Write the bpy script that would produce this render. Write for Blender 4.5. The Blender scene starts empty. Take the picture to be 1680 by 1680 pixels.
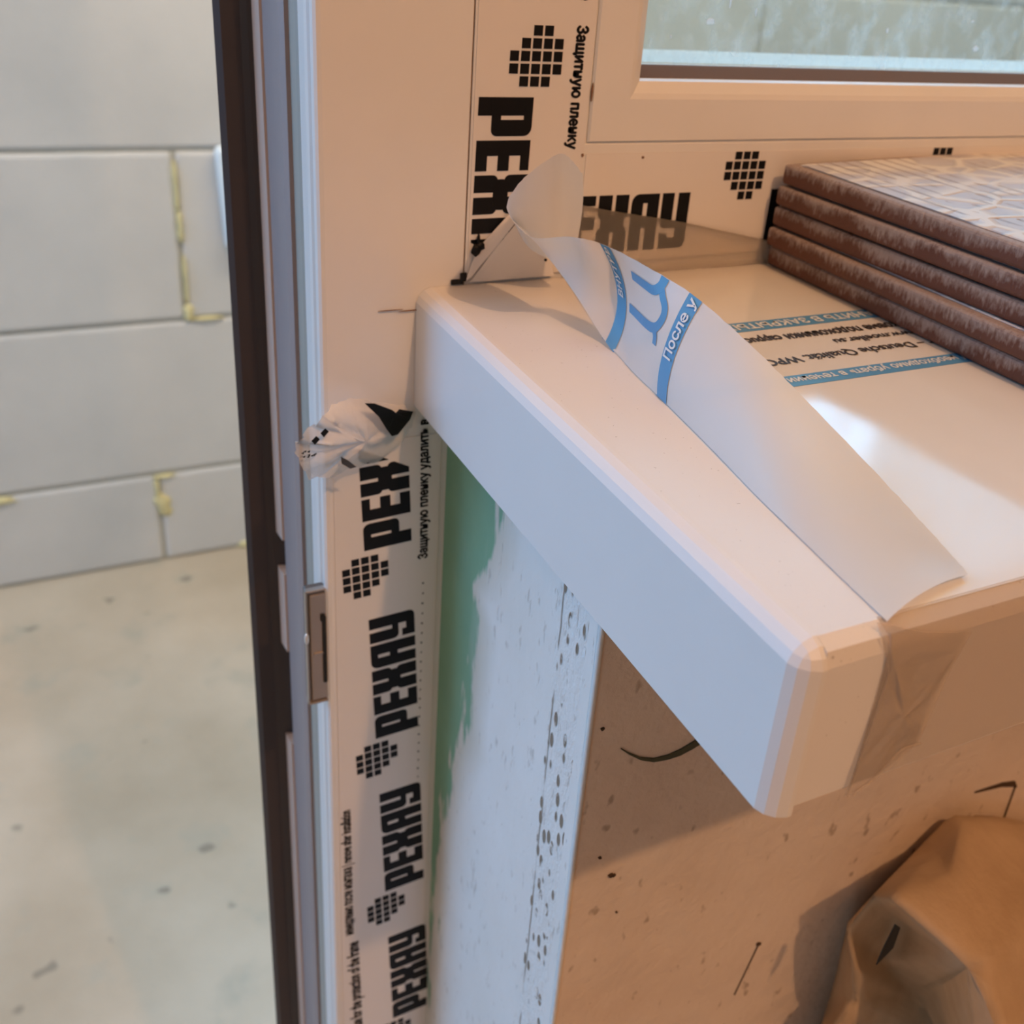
import bpy, bmesh, math, random
from mathutils import Vector, Matrix
random.seed(7)
S = bpy.context.scene
COL = S.collection

# ------------------------------------------------------------------ camera, light, exposure
cam_d = bpy.data.cameras.new('camera'); cam = bpy.data.objects.new('camera', cam_d); COL.objects.link(cam)
cam.location = (-0.1163, -0.3072, 0.1140)
cam.rotation_euler = (1.08029, -0.09246, -0.48454)
cam_d.sensor_width = 36; cam_d.lens = 38.005
cam_d.shift_x = -0.06846; cam_d.shift_y = -0.04246
cam_d.clip_start = 0.01; cam_d.clip_end = 60
cam_d.dof.use_dof = True; cam_d.dof.focus_distance = 0.27; cam_d.dof.aperture_fstop = 20
S.camera = cam
S.view_settings.view_transform = 'Standard'; S.view_settings.look = 'None'
S.view_settings.gamma = 1; S.view_settings.use_curve_mapping = False
S.view_settings.exposure = 0.12

w = bpy.data.worlds.new('daylight_sky'); S.world = w; w.use_nodes = True
w.node_tree.nodes['Background'].inputs[0].default_value = (0.50, 0.70, 1.0, 1)
w.node_tree.nodes['Background'].inputs[1].default_value = 0.9

def area(name, loc, target, sx, sy, power, col):
    d = bpy.data.lights.new(name, 'AREA'); d.shape = 'RECTANGLE'; d.size = sx; d.size_y = sy
    d.energy = power; d.color = col
    o = bpy.data.objects.new(name, d); COL.objects.link(o); o.location = loc
    o.rotation_euler = (Vector(target) - Vector(loc)).to_track_quat('-Z', 'Y').to_euler()
    return o
# daylight entering the balcony from its open left end and over the parapet
area('daylight_balcony_end', (-1.55, 0.85, 0.45), (0.0, 0.15, -0.1), 0.9, 1.7, 15, (0.12, 0.48, 1.0))
area('daylight_over_parapet', (0.9, 1.75, 1.15), (0.8, 0.0, 0.0), 4.0, 0.9, 31, (0.22, 0.62, 1.0))
area('balcony_warm_fill', (0.2, 0.35, 1.6), (0.2, 1.35, 1.1), 3.0, 0.5, 52, (1.0, 0.79, 0.55))  # warm fill added under the balcony ceiling to brighten the block wall
area('sky_gap', (2.0, 1.85, 1.22), (0.1, -0.1, 0.0), 0.26, 0.24, 1.3, (0.36, 0.62, 1.0))
# soft cool fill added from the left of the room, source unseen
area('room_left_fill', (-2.85, -1.7, 0.4), (0.0, -0.2, -0.2), 2.0, 1.5, 11, (0.62, 0.84, 1.0))
# ceiling lamp of the room
pl = bpy.data.lights.new('room_lamp', 'POINT'); pl.energy = 44; pl.color = (1.0, 0.52, 0.24); pl.shadow_soft_size = 0.022
plo = bpy.data.objects.new('room_lamp', pl); COL.objects.link(plo); plo.location = (0.13, -1.30, 1.42)

# ------------------------------------------------------------------ helpers
def tag(o, label=None, cat=None, group=None, kind=None):
    if label: o['label'] = label
    if cat: o['category'] = cat
    if group: o['group'] = group
    if kind: o['kind'] = kind
    return o
def link(name, me, mat, parent=None, smooth=False):
    o = bpy.data.objects.new(name, me); COL.objects.link(o)
    if mat:
        me.materials.clear()
        for m_ in (mat if isinstance(mat, (list, tuple)) else [mat]): me.materials.append(m_)
    if parent is not None: o.parent = parent
    if smooth:
        for p in me.polygons: p.use_smooth = True
    return o
def empty(name, loc=(0, 0, 0)):
    o = bpy.data.objects.new(name, None); COL.objects.link(o); o.location = loc; o.empty_display_size = 0.02
    return o
def pyd(name, vs, fs, mat, parent=None, smooth=False):
    me = bpy.data.meshes.new(name); me.from_pydata([tuple(v) for v in vs], [], fs); me.update()
    bm = bmesh.new(); bm.from_mesh(me); bmesh.ops.recalc_face_normals(bm, faces=bm.faces); bm.to_mesh(me); bm.free()
    return link(name, me, mat, parent, smooth)
def bm_obj(name, bm, mat, parent=None, smooth=False):
    me = bpy.data.meshes.new(name); bmesh.ops.recalc_face_normals(bm, faces=bm.faces); bm.to_mesh(me); bm.free()
    return link(name, me, mat, parent, smooth)
def add_box(bm, a, b, bev=0, seg=2):
    t = bmesh.new(); bmesh.ops.create_cube(t, size=1)
    for v in t.verts:
        v.co = Vector([(a[i] + b[i]) / 2 + v.co[i] * (b[i] - a[i]) for i in range(3)])
    if bev: bmesh.ops.bevel(t, geom=list(t.edges), offset=bev, segments=seg, affect='EDGES', profile=0.5)
    me = bpy.data.meshes.new('t'); t.to_mesh(me); t.free(); bm.from_mesh(me); bpy.data.meshes.remove(me)
def box(name, a, b, mat, parent=None, bev=0, seg=2):
    bm = bmesh.new(); add_box(bm, a, b, bev, seg); return bm_obj(name, bm, mat, parent)
def prism(name, pts, axis, a, b, mat, parent=None, smooth=False):
    """extrude 2-D polygon pts along axis from a to b. axis z: pts=(x,y); x: (y,z); y: (x,z)"""
    def f(p, t):
        return {'z': (p[0], p[1], t), 'x': (t, p[0], p[1]), 'y': (p[0], t, p[1])}[axis]
    n = len(pts); vs = [f(p, a) for p in pts] + [f(p, b) for p in pts]
    fs = [list(range(n))[::-1], list(range(n, 2 * n))] + [[i, (i + 1) % n, n + (i + 1) % n, n + i] for i in range(n)]
    return pyd(name, vs, fs, mat, parent, smooth)
def sweep_frame(name, prof, rect, mat, parent, mat_y=True):
    """picture-frame sweep with mitres: prof = closed list of (d, y), d = distance inward from rect"""
    x0, z0, x1, z1 = rect; vs = []; n = len(prof)
    for cx, cz, sx, sz in ((x0, z0, 1, 1), (x1, z0, -1, 1), (x1, z1, -1, -1), (x0, z1, 1, -1)):
        for d, y in prof: vs.append((cx + sx * d, y, cz + sz * d))
    fs = []
    for k in range(4):
        k2 = (k + 1) % 4
        for i in range(n):
            j = (i + 1) % n
            fs.append([k * n + i, k * n + j, k2 * n + j, k2 * n + i])
    return pyd(name, vs, fs, mat, parent)

class N:
    """small node helper"""
    def __init__(s, name):
        s.m = bpy.data.materials.new(name); s.m.use_nodes = True; s.t = s.m.node_tree; s.n = s.t.nodes; s.l = s.t.links
        s.b = s.n['Principled BSDF']; s.out = s.n['Material Output']
    def new(s, typ, **kw):
        k = s.n.new(typ)
        for a, v in kw.items():
            if hasattr(k, a): setattr(k, a, v)
        return k
    def put(s, sock, v):
        if v is None: return
        if hasattr(v, 'is_output') or isinstance(v, bpy.types.NodeSocket): s.l.new(v, sock)
        else: sock.default_value = v
    def coord(s, scale=(1, 1, 1), loc=(0, 0, 0)):
        tc = s.new('ShaderNodeNewGeometry'); mp = s.new('ShaderNodeMapping')
        mp.inputs['Scale'].default_value = scale; mp.inputs['Location'].default_value = loc
        s.l.new(tc.outputs['Position'], mp.inputs['Vector']); return mp.outputs[0]
    def noise(s, scale, detail=4, vec=None, rough=0.55):
        k = s.new('ShaderNodeTexNoise'); k.inputs['Scale'].default_value = scale; k.inputs['Detail'].default_value = detail
        k.inputs['Roughness'].default_value = rough
        s.l.new(vec or s.coord(), k.inputs['Vector']); return k.outputs[0]
    def ramp(s, fac, stops):
        k = s.new('ShaderNodeValToRGB'); e = k.color_ramp.elements
        while len(e) < len(stops): e.new(0.5)
        for i, (p, c) in enumerate(stops):
            e[i].position = p; e[i].color = (c, c, c, 1) if isinstance(c, (int, float)) else (*c, 1)
        s.l.new(fac, k.inputs[0]); return k.outputs[0]
    def mix(s, fac, a, b):
        k = s.new('ShaderNodeMix'); k.data_type = 'RGBA'
        s.put(k.inputs[0], fac)
        s.put(k.inputs[6], (*a, 1) if isinstance(a, tuple) else a); s.put(k.inputs[7], (*b, 1) if isinstance(b, tuple) else b)
        return k.outputs[2]
    def math(s, op, a, b=0.0, clamp=False):
        k = s.new('ShaderNodeMath'); k.operation = op; k.use_clamp = clamp
        s.put(k.inputs[0], a); s.put(k.inputs[1], b); return k.outputs[0]
    def sep(s):
        g = s.new('ShaderNodeNewGeometry'); k = s.new('ShaderNodeSeparateXYZ'); s.l.new(g.outputs['Position'], k.inputs[0]); return k.outputs
    def bump(s, h, strength=0.3, dist=0.001):
        k = s.new('ShaderNodeBump'); k.inputs['Strength'].default_value = strength; k.inputs['Distance'].default_value = dist
        s.l.new(h, k.inputs['Height']); s.l.new(k.outputs[0], s.b.inputs['Normal']); return k
    def base(s, c): s.put(s.b.inputs['Base Color'], (*c, 1) if isinstance(c, tuple) else c)
    def rough(s, r): s.put(s.b.inputs['Roughness'], r)

def plain(name, c, r=0.5, metal=0, spec=0.5, var=0.0, vs=40):
    k = N(name); k.rough(r); k.b.inputs['Metallic'].default_value = metal; k.b.inputs['Specular IOR Level'].default_value = spec
    if var:
        f = k.noise(vs, 3); k.base(k.mix(f, tuple(x * (1 - var) for x in c), tuple(min(1, x * (1 + var)) for x in c)))
    else: k.base(c)
    return k.m

M = {}
M['pvc'] = plain('white_pvc', (0.80, 0.79, 0.77), 0.32, var=0.03)
M['pvc_cap'] = plain('white_end_cap', (0.80, 0.80, 0.80), 0.45, var=0.02)
M['film'] = plain('white_protective_film', (0.80, 0.77, 0.74), 0.28, var=0.02)
M['black'] = plain('black_print', (0.006, 0.006, 0.007), 0.5, spec=0.2)
M['grey_print'] = plain('dark_small_print', (0.05, 0.04, 0.035), 0.4)
M['blue'] = plain('blue_print', (0.10, 0.32, 0.58), 0.35)
M['white_print'] = plain('white_print', (0.78, 0.80, 0.80), 0.4)
M['dark_foil'] = plain('dark_brown_foil', (0.042, 0.034, 0.036), 0.45, var=0.25, vs=15)
M['taupe'] = plain('shaded_profile_taupe', (0.33, 0.27, 0.26), 0.5, var=0.05)  # white jamb in dim light, the shade put into the colour
M['peach'] = plain('painted_warm_light', (0.64, 0.47, 0.38), 0.5)  # peach colour stands for warm light on the white jamb
M['rubber'] = plain('dark_rubber_gasket', (0.16, 0.105, 0.075), 0.9, spec=0.2)
M['greystrip'] = plain('inner_lip_shade_grey', (0.36, 0.35, 0.31), 0.5)  # grey colour stands for shade where the white profile turns from daylight
M['seam'] = plain('tan_joint_line', (0.30, 0.20, 0.13), 0.8)
M['smudge'] = plain('brown_smudge', (0.22, 0.11, 0.06), 0.8)
M['zinc'] = plain('zinc_metal', (0.40, 0.36, 0.33), 0.38, metal=0.75, var=0.1)
M['zinc_dark'] = plain('dull_dark_zinc', (0.16, 0.14, 0.13), 0.5, metal=0.6)
M['zinc_light'] = plain('bright_zinc', (0.75, 0.78, 0.80), 0.3, metal=0.6)
M['void'] = plain('black_recess', (0.01, 0.01, 0.01), 0.8)
M['outer'] = plain('outer_white_profile', (0.82, 0.84, 0.86), 0.4)
M['pouch'] = plain('pale_blue_white_plastic', (0.72, 0.82, 0.88), 0.35)

def mat_sillfilm():
    k = N('glossy_film_on_sill'); k.rough(k.ramp(k.noise(9, 2), [(0.3, 0.07), (0.7, 0.14)]))
    k.base(k.mix(k.noise(25, 3), (0.76, 0.75, 0.72), (0.82, 0.81, 0.78)))
    k.bump(k.noise(22, 1), 0.12, 0.002); return k.m
M['sillfilm'] = mat_sillfilm()
def mat_sill():
    k = N('satin_white_sill'); k.rough(0.38)
    sp = k.ramp(k.noise(900, 2), [(0.70, 0.0), (0.76, 1.0)])
    k.base(k.mix(sp, (0.79, 0.78, 0.77), (0.45, 0.43, 0.40))); k.bump(k.noise(1500, 2), 0.05, 0.0003); return k.m
M['sill'] = mat_sill()
def mat_flap():
    k = N('milky_translucent_film'); k.rough(0.3)
    k.base((0.80, 0.82, 0.83))
    tl = k.new('ShaderNodeBsdfTranslucent'); tl.inputs[0].default_value = (0.80, 0.82, 0.83, 1)
    tr = k.new('ShaderNodeBsdfTransparent')
    m1 = k.new('ShaderNodeMixShader'); m1.inputs[0].default_value = 0.22
    m2 = k.new('ShaderNodeMixShader'); m2.inputs[0].default_value = 0.05
    k.l.new(k.b.outputs[0], m1.inputs[1]); k.l.new(tl.outputs[0], m1.inputs[2])
    k.l.new(m1.outputs[0], m2.inputs[1]); k.l.new(tr.outputs[0], m2.inputs[2]); k.l.new(m2.outputs[0], k.out.inputs[0])
    k.bump(k.noise(60, 2), 0.15, 0.001)
    return k.m
M['flap'] = mat_flap()
def mat_clear(name, c, opac, rough=0.2, bump=0.0):
    k = N(name); k.rough(rough); k.base(c)
    tr = k.new('ShaderNodeBsdfTransparent'); tr.inputs[0].default_value = (0.98, 0.96, 0.94, 1)
    m = k.new('ShaderNodeMixShader'); m.inputs[0].default_value = opac
    k.l.new(tr.outputs[0], m.inputs[1]); k.l.new(k.b.outputs[0], m.inputs[2]); k.l.new(m.outputs[0], k.out.inputs[0])
    if bump: k.bump(k.noise(120, 3), bump, 0.001)
    return k.m
M['tape'] = mat_clear('clear_film_edge', (0.70, 0.62, 0.54), 0.25, 0.2, 0.4)
M['torn'] = mat_clear('cloudy_torn_film', (0.84, 0.84, 0.83), 0.62, 0.35, 0.7)
def mat_frost():
    k = N('frosted_film'); k.base((0.97, 0.93, 0.88)); k.rough(0.30)
    k.b.inputs['Transmission Weight'].default_value = 0.92; k.b.inputs['IOR'].default_value = 1.2; return k.m
M['frost'] = mat_frost()
def mat_glass():
    k = N('window_glass')
    tr = k.new('ShaderNodeBsdfTransparent'); tr.inputs[0].default_value = (0.86, 0.92, 0.90, 1)
    gl = k.new('ShaderNodeBsdfGlossy'); gl.inputs['Roughness'].default_value = 0.02
    lw = k.new('ShaderNodeLayerWeight'); lw.inputs[0].default_value = 0.5
    fr = k.math('ADD', k.math('MULTIPLY', k.math('POWER', lw.outputs['Facing'], 5.0), 0.9), 0.04)
    m = k.new('ShaderNodeMixShader'); k.l.new(fr, m.inputs[0]); k.l.new(tr.outputs[0], m.inputs[1]); k.l.new(gl.outputs[0], m.inputs[2])
    d = k.new('ShaderNodeBsdfDiffuse'); d.inputs[0].default_value = (0.75, 0.78, 0.76, 1)
    spots = k.math('MULTIPLY', k.ramp(k.noise(110, 3, k.coord((1, 1, 0.7))), [(0.50, 0.0), (0.74, 1.0)]), 0.38)
    haze = k.math('ADD', spots, 0.05)
    tl = k.new('ShaderNodeBsdfTranslucent'); tl.inputs[0].default_value = (0.85, 0.88, 0.86, 1)
    md = k.new('ShaderNodeMixShader'); md.inputs[0].default_value = 0.75; k.l.new(d.outputs[0], md.inputs[1]); k.l.new(tl.outputs[0], md.inputs[2])
    m2 = k.new('ShaderNodeMixShader'); k.l.new(haze, m2.inputs[0]); k.l.new(m.outputs[0], m2.inputs[1]); k.l.new(md.outputs[0], m2.inputs[2])
    k.l.new(m2.outputs[0], k.out.inputs[0]); return k.m
M['glass'] = mat_glass()
def mat_block():
    k = N('aerated_concrete'); k.rough(0.9)
    f = k.noise(4, 5); k.base(k.mix(k.ramp(f, [(0.3, 0.0), (0.7, 1.0)]), (0.54, 0.56, 0.57), (0.66, 0.67, 0.67)))
    k.bump(k.noise(160, 3), 0.25, 0.002); return k.m
M['block'] = mat_block()
M['mortar'] = plain('grey_thin_joint', (0.42, 0.42, 0.38), 0.9, var=0.15, vs=30)
M['foam'] = plain('yellow_adhesive_foam', (0.64, 0.59, 0.33), 0.8, var=0.2, vs=60)
def mat_floor():
    k = N('raw_concrete_screed'); k.rough(0.85)
    f = k.ramp(k.noise(3.2, 6), [(0.3, 0.0), (0.7, 1.0)])
    c = k.mix(f, (0.40, 0.34, 0.25), (0.57, 0.51, 0.41))
    g = k.ramp(k.noise(14, 5), [(0.56, 0.0), (0.72, 0.55)])
    c = k.mix(g, c, (0.36, 0.36, 0.30))
    sp = k.ramp(k.noise(28, 1), [(0.73, 0.0), (0.78, 0.6)])
    c = k.mix(sp, c, (0.16, 0.15, 0.12))
    k.base(c); k.bump(k.noise(60, 4), 0.3, 0.004); return k.m
M['floor'] = mat_floor()
def mat_plaster():
    k = N('cream_gypsum_plaster'); k.rough(0.85)
    c = k.mix(k.ramp(k.noise(9, 5), [(0.3, 0.0), (0.7, 1.0)]), (0.72, 0.61, 0.51), (0.80, 0.69, 0.59))
    pits = k.ramp(k.noise(170, 2, k.coord((1, 1, 0.6))), [(0.655, 0.0), (0.74, 1.0)])
    mott = k.ramp(k.noise(32, 5), [(0.45, 0.0), (0.75, 0.35)])
    c = k.mix(mott, c, (0.60, 0.47, 0.37))
    c = k.mix(k.math('MULTIPLY', pits, 0.55), c, (0.22, 0.14, 0.08))
    k.base(c); k.bump(k.math('ADD', k.noise(240, 4), k.math('MULTIPLY', k.noise(45, 3), 1.6)), 0.4, 0.0016); return k.m
M['plaster'] = mat_plaster()
def mat_putty():
    k = N('reveal_putty_over_green_board'); k.rough(0.8)
    at = k.new('ShaderNodeAttribute'); at.attribute_name = 'putty'
    streak = k.noise(26, 5, k.coord((1, 1.0, 0.35)))
    st2 = k.noise(150, 4, k.coord((1, 1.0, 0.22)))
    v = k.math('ADD', k.math('ADD', at.outputs['Fac'], k.math('MULTIPLY', k.math('SUBTRACT', streak, 0.5), 0.9)), k.math('MULTIPLY', k.math('SUBTRACT', st2, 0.5), 1.1))
    m = k.ramp(v, [(0.44, 0.0), (0.56, 1.0)])
    green = k.mix(k.noise(40, 3), (0.19, 0.38, 0.25), (0.26, 0.49, 0.33))
    thin = k.ramp(k.noise(45, 4, k.coord((1, 1.6, 0.3))), [(0.55, 0.0), (0.8, 0.35)])
    green = k.mix(thin, green, (0.62, 0.66, 0.62))
    white = k.mix(k.ramp(k.noise(12, 4), [(0.3, 0.0), (0.7, 1.0)]), (0.82, 0.81, 0.77), (0.90, 0.90, 0.88))
    thinp = k.ramp(k.math('ADD', at.outputs['Fac'], k.math('MULTIPLY', k.math('SUBTRACT', streak, 0.5), 0.5)), [(0.55, 1.0), (1.0, 0.0)])
    white = k.mix(k.math('MULTIPLY', thinp, 0.75), white, (0.62, 0.60, 0.50))
    c = k.mix(m, green, white)
    # corner bead: perforations still showing through the putty close to the arris
    y = k.sep()[1]; z = k.sep()[2]
    # bead band: y between -0.089 and -0.104
    yy = k.math('ADD', y, k.math('MULTIPLY', k.math('ADD', z, 0.055), 0.02))
    b1 = k.math('GREATER_THAN', k.math('MULTIPLY', y, -1.0), 0.0875)
    b2 = k.math('LESS_THAN', k.math('MULTIPLY', y, -1.0), 0.1045)
    band = k.math('MULTIPLY', b1, b2)
    vor = k.new('ShaderNodeTexVoronoi'); vor.inputs['Scale'].default_value = 1.0; vor.inputs['Randomness'].default_value = 0.75
    k.l.new(k.coord((1, 300, 120)), vor.inputs['Vector'])
    slots = k.ramp(vor.outputs['Distance'], [(0.29, 1.0), (0.38, 0.0)])
    broken = k.ramp(k.noise(150, 3), [(0.36, 0.0), (0.46, 1.0)])
    slots = k.math('MULTIPLY', k.math('MULTIPLY', slots, broken), band)
    # thin long crack along the inner edge of the bead
    ln = k.math('ABSOLUTE', k.math('ADD', k.math('ADD', y, 0.0895), k.math('MULTIPLY', k.math('SUBTRACT', k.noise(60, 2, k.coord((0, 0, 1))), 0.5), 0.0016)))
    line = k.math('MULTIPLY', k.ramp(k.math('MULTIPLY', ln, 1000), [(0.25, 1.0), (0.5, 0.0)]), k.ramp(k.noise(28, 3, k.coord((0, 0, 1))), [(0.42, 0.0), (0.5, 1.0)]))
    pin = k.ramp(k.noise(230, 3, k.coord((1, 1.6, 0.5))), [(0.62, 0.0), (0.70, 0.8)])
    upz = k.ramp(z, [(0.0, 0.0), (0.01, 1.0)])
    hole = k.math('MAXIMUM', k.math('MAXIMUM', slots, k.math('MULTIPLY', line, 0.8)), k.math('MULTIPLY', pin, 0.35))
    hole = k.math('MULTIPLY', hole, m)
    c = k.mix(hole, c, (0.30, 0.24, 0.18))
    k.base(c)
    h = k.math('SUBTRACT', k.math('ADD', k.math('MULTIPLY', k.noise(300, 4), 0.25), k.math('MULTIPLY', m, 0.5)), k.math('MULTIPLY', hole, 1.2))
    h = k.math('ADD', h, k.math('MULTIPLY', k.math('MULTIPLY', band, k.noise(420, 5, k.coord((1, 1, 0.7)))), 1.6))
    h = k.math('ADD', h, k.math('MULTIPLY', k.noise(70, 3, k.coord((1, 1, 0.5))), 0.8))
    k.bump(h, 0.8, 0.0007); return k.m
M['putty'] = mat_putty()
M['bead'] = plain('white_putty_arris', (0.72, 0.72, 0.70), 0.8, var=0.08, vs=200)
M['gash'] = plain('dark_green_exposed_board', (0.07, 0.075, 0.045), 0.9, var=0.3, vs=200)
M['crack'] = plain('dark_crack', (0.07, 0.04, 0.02), 0.9)
def mat_kraft():
    k = N('kraft_paper'); k.rough(0.75)
    k.base(k.mix(k.ramp(k.noise(50, 5), [(0.3, 0.0), (0.7, 1.0)]), (0.46, 0.33, 0.21), (0.55, 0.41, 0.27)))
    h = k.math('ADD', k.math('MULTIPLY', k.noise(30, 3), 1.0), k.math('MULTIPLY', k.noise(600, 3), 0.08)); k.bump(h, 0.6, 0.004); return k.m
M['kraft'] = mat_kraft()
def mat_tile_edge():
    k = N('brown_tile_body'); k.rough(0.6)
    tc = k.new('ShaderNodeTexCoord'); sp = k.new('ShaderNodeSeparateXYZ'); k.l.new(tc.outputs['Object'], sp.inputs[0])
    z = k.math('MULTIPLY', sp.outputs[2], 1000)           # millimetres above the glazed face
    mp = k.new('ShaderNodeMapping'); mp.inputs['Scale'].default_value = (1, 1, 0.42); k.l.new(tc.outputs['Object'], mp.inputs[0])
    oi = k.new('ShaderNodeObjectInfo'); zs = k.new('ShaderNodeSeparateXYZ'); k.l.new(oi.outputs['Location'], zs.inputs[0]); vz = k.math('MULTIPLY', k.math('SINE', k.math('MULTIPLY', zs.outputs[2], 400.0)), 1.0)
    mv = k.new('ShaderNodeVectorMath'); mv.operation = 'ADD'; k.l.new(mp.outputs[0], mv.inputs[0]); k.l.new(oi.outputs['Location'], mv.inputs[1])
    n1 = k.noise(900, 4, mv.outputs[0]); n2 = k.noise(45, 3, mv.outputs[0])
    v = k.math('ADD', k.math('ADD', z, vz), k.math('ADD', k.math('MULTIPLY', k.math('SUBTRACT', n1, 0.5), 8.0), k.math('MULTIPLY', k.math('SUBTRACT', n2, 0.5), 10.0)))
    m = k.ramp(k.math('MULTIPLY', v, 0.1), [(0.28, 0.0), (0.62, 1.0)])
    brown = k.mix(n2, (0.11, 0.042, 0.026), (0.17, 0.066, 0.042))
    dust = k.mix(n1, (0.26, 0.19, 0.165), (0.52, 0.44, 0.41))
    k.base(k.mix(k.math('MULTIPLY', m, 0.85), brown, dust)); k.bump(n1, 0.5, 0.0006); return k.m
M['tile'] = mat_tile_edge()
def mat_tile_back():
    k = N('ribbed_tile_back'); k.rough(0.45)
    tc = k.new('ShaderNodeTexCoord')
    def vec(s):
        mp = k.new('ShaderNodeMapping'); mp.inputs['Scale'].default_value = s; k.l.new(tc.outputs['Object'], mp.inputs[0]); return mp.outputs[0]
    vor = k.new('ShaderNodeTexVoronoi'); vor.feature = 'DISTANCE_TO_EDGE'; vor.inputs['Scale'].default_value = 1; vor.inputs['Randomness'].default_value = 0.75
    k.l.new(vec((48, 80, 1)), vor.inputs['Vector'])
    rid = k.ramp(vor.outputs['Distance'], [(0.05, 1.0), (0.14, 0.0)])
    wv = k.new('ShaderNodeTexWave'); wv.inputs['Scale'].default_value = 1; wv.inputs['Distortion'].default_value = 0.6
    k.l.new(vec((45, 10, 1)), wv.inputs['Vector'])
    dash = k.math('MULTIPLY', k.ramp(wv.outputs['Fac'], [(0.80, 0.0), (0.9, 1.0)]), k.ramp(k.noise(60, 2, vec((1, 1, 1))), [(0.5, 0.0), (0.56, 1.0)]))
    c = k.mix(k.noise(25, 3, vec((1, 1, 1))), (0.50, 0.50, 0.57), (0.60, 0.60, 0.66))
    c = k.mix(rid, c, (0.76, 0.75, 0.74))
    c = k.mix(k.math('MULTIPLY', dash, 0.6), c, (0.30, 0.25, 0.26))
    k.base(c); k.bump(k.math('SUBTRACT', rid, dash), 0.8, 0.0008); return k.m
M['tile_back'] = mat_tile_back()
M['room_wall'] = plain('room_plaster', (0.62, 0.54, 0.45), 0.9, var=0.05)
M['shred'] = plain('white_foam_shred', (0.8, 0.8, 0.8), 0.7)

# ------------------------------------------------------------------ lettering
def letters(mapf, word=True, logo=None, h=1.0):
    """returns list of polygons (lists of (u,v)) for the heavy block word"""
def rr(x0, y0, x1, y1, r=(0, 0, 0, 0)):
    """rectangle with per-corner radius: bottom-left, bottom-right, top-right, top-left"""
    out = []
    for (cx, cy, sx, sy, a0, rad) in ((x0, y0, 1, 1, 180, r[0]), (x1, y0, -1, 1, 270, r[1]), (x1, y1, -1, -1, 0, r[2]), (x0, y1, 1, -1, 90, r[3])):
        if rad <= 0: out.append((cx, cy))
        else:
            for i in range(5):
                a = math.radians(a0 + 90 * i / 4); out.append((cx + sx * rad + rad * math.cos(a), cy + sy * rad + rad * math.sin(a)))
    return out
G = {
 'P': (0.62, [rr(0, 0, .29, 1), rr(.0, .84, .37, 1), rr(.36, .25, .62, 1, (0, .10, .14, 0)), rr(.0, .25, .40, .42)]),
 'E': (0.50, [rr(0, 0, .25, 1), rr(0, 0, .5, .21), rr(0, .41, .5, .62), rr(0, .83, .5, 1)]),
 'X': (0.66, [rr(0, 0, .29, .44, (0, 0, 0, .1)), rr(.37, 0, .66, .44, (0, 0, .1, 0)), rr(0, .56, .29, 1, (.1, 0, 0, 0)), rr(.37, .56, .66, 1, (0, .1, 0, 0)), rr(.07, .36, .59, .64, (.1, .1, .1, .1))]),
 'A': (0.62, [rr(0, 0, .26, 1, (0, 0, 0, .16)), rr(.36, 0, .62, 1, (0, 0, 0, 0)), rr(.2, .84, .40, 1), rr(.2, .40, .40, .58)]),
 'Y': (0.64, [rr(0, .36, .27, 1, (.12, 0, 0, 0)), rr(.37, 0, .64, 1, (0, .12, 0, 0)), rr(.1, .36, .4, .5), rr(0.02, 0, .5, .19, (.04, 0, 0, 0)), rr(.02, 0, .2, .28)]),
}
def word_polys(txt, u0, v0, h, wid=1.0):
    out = []; u = u0
    for ch in txt:
        wd, ps = G[ch]
        for p in ps: out.append([(u + x * h * wid, v0 + y * h) for x, y in p])
        u += (wd + 0.07) * h * wid
    return out
def logo_polys(uc, vc, p, rows=((1, 3), (0, 5), (0, 5), (1, 4), (2, 2)), first=0):
    out = []
    for r, (c0, n) in enumerate(rows):
        if r < first: continue
        for i in range(n):
            x = uc + (c0 + i - 2) * p; y = vc - (r - 2) * p; s = p * 0.40
            out.append([(x - s, y - s), (x + s, y - s), (x + s, y + s), (x - s, y + s)])
    return out
def polys_obj(name, polys, f, nrm, mat, parent, th=0.00012, sub=0):
    """f maps (u,v)->Vector on the surface; polygons become thin prisms"""
    vs = []; fs = []; n = Vector(nrm)
    for pi, p in enumerate(polys):
        k = len(p); b = len(vs)
        for q in p: vs.append(f(*q) + n * (th + 0.000012 * (pi % 7)))
        for q in p: vs.append(f(*q))
        fs.append([b + i for i in range(k)])
        for i in range(k): fs.append([b + i, b + (i + 1) % k, b + k + (i + 1) % k, b + k + i])
    return pyd(name, vs, fs, mat, parent)
def clip_poly(p, a, b, c):
    """keep a*u+b*v<=c"""
    out = []
    for i in range(len(p)):
        P, Q = p[i], p[(i + 1) % len(p)]
        dp = a * P[0] + b * P[1] - c; dq = a * Q[0] + b * Q[1] - c
        if dp <= 0: out.append(P)
        if dp * dq < 0:
            t = dp / (dp - dq); out.append((P[0] + t * (Q[0] - P[0]), P[1] + t * (Q[1] - P[1])))
    return out
def clip_all(ps, a, b, c):
    return [q for q in (clip_poly(p, a, b, c) for p in ps) if len(q) > 2]
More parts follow.
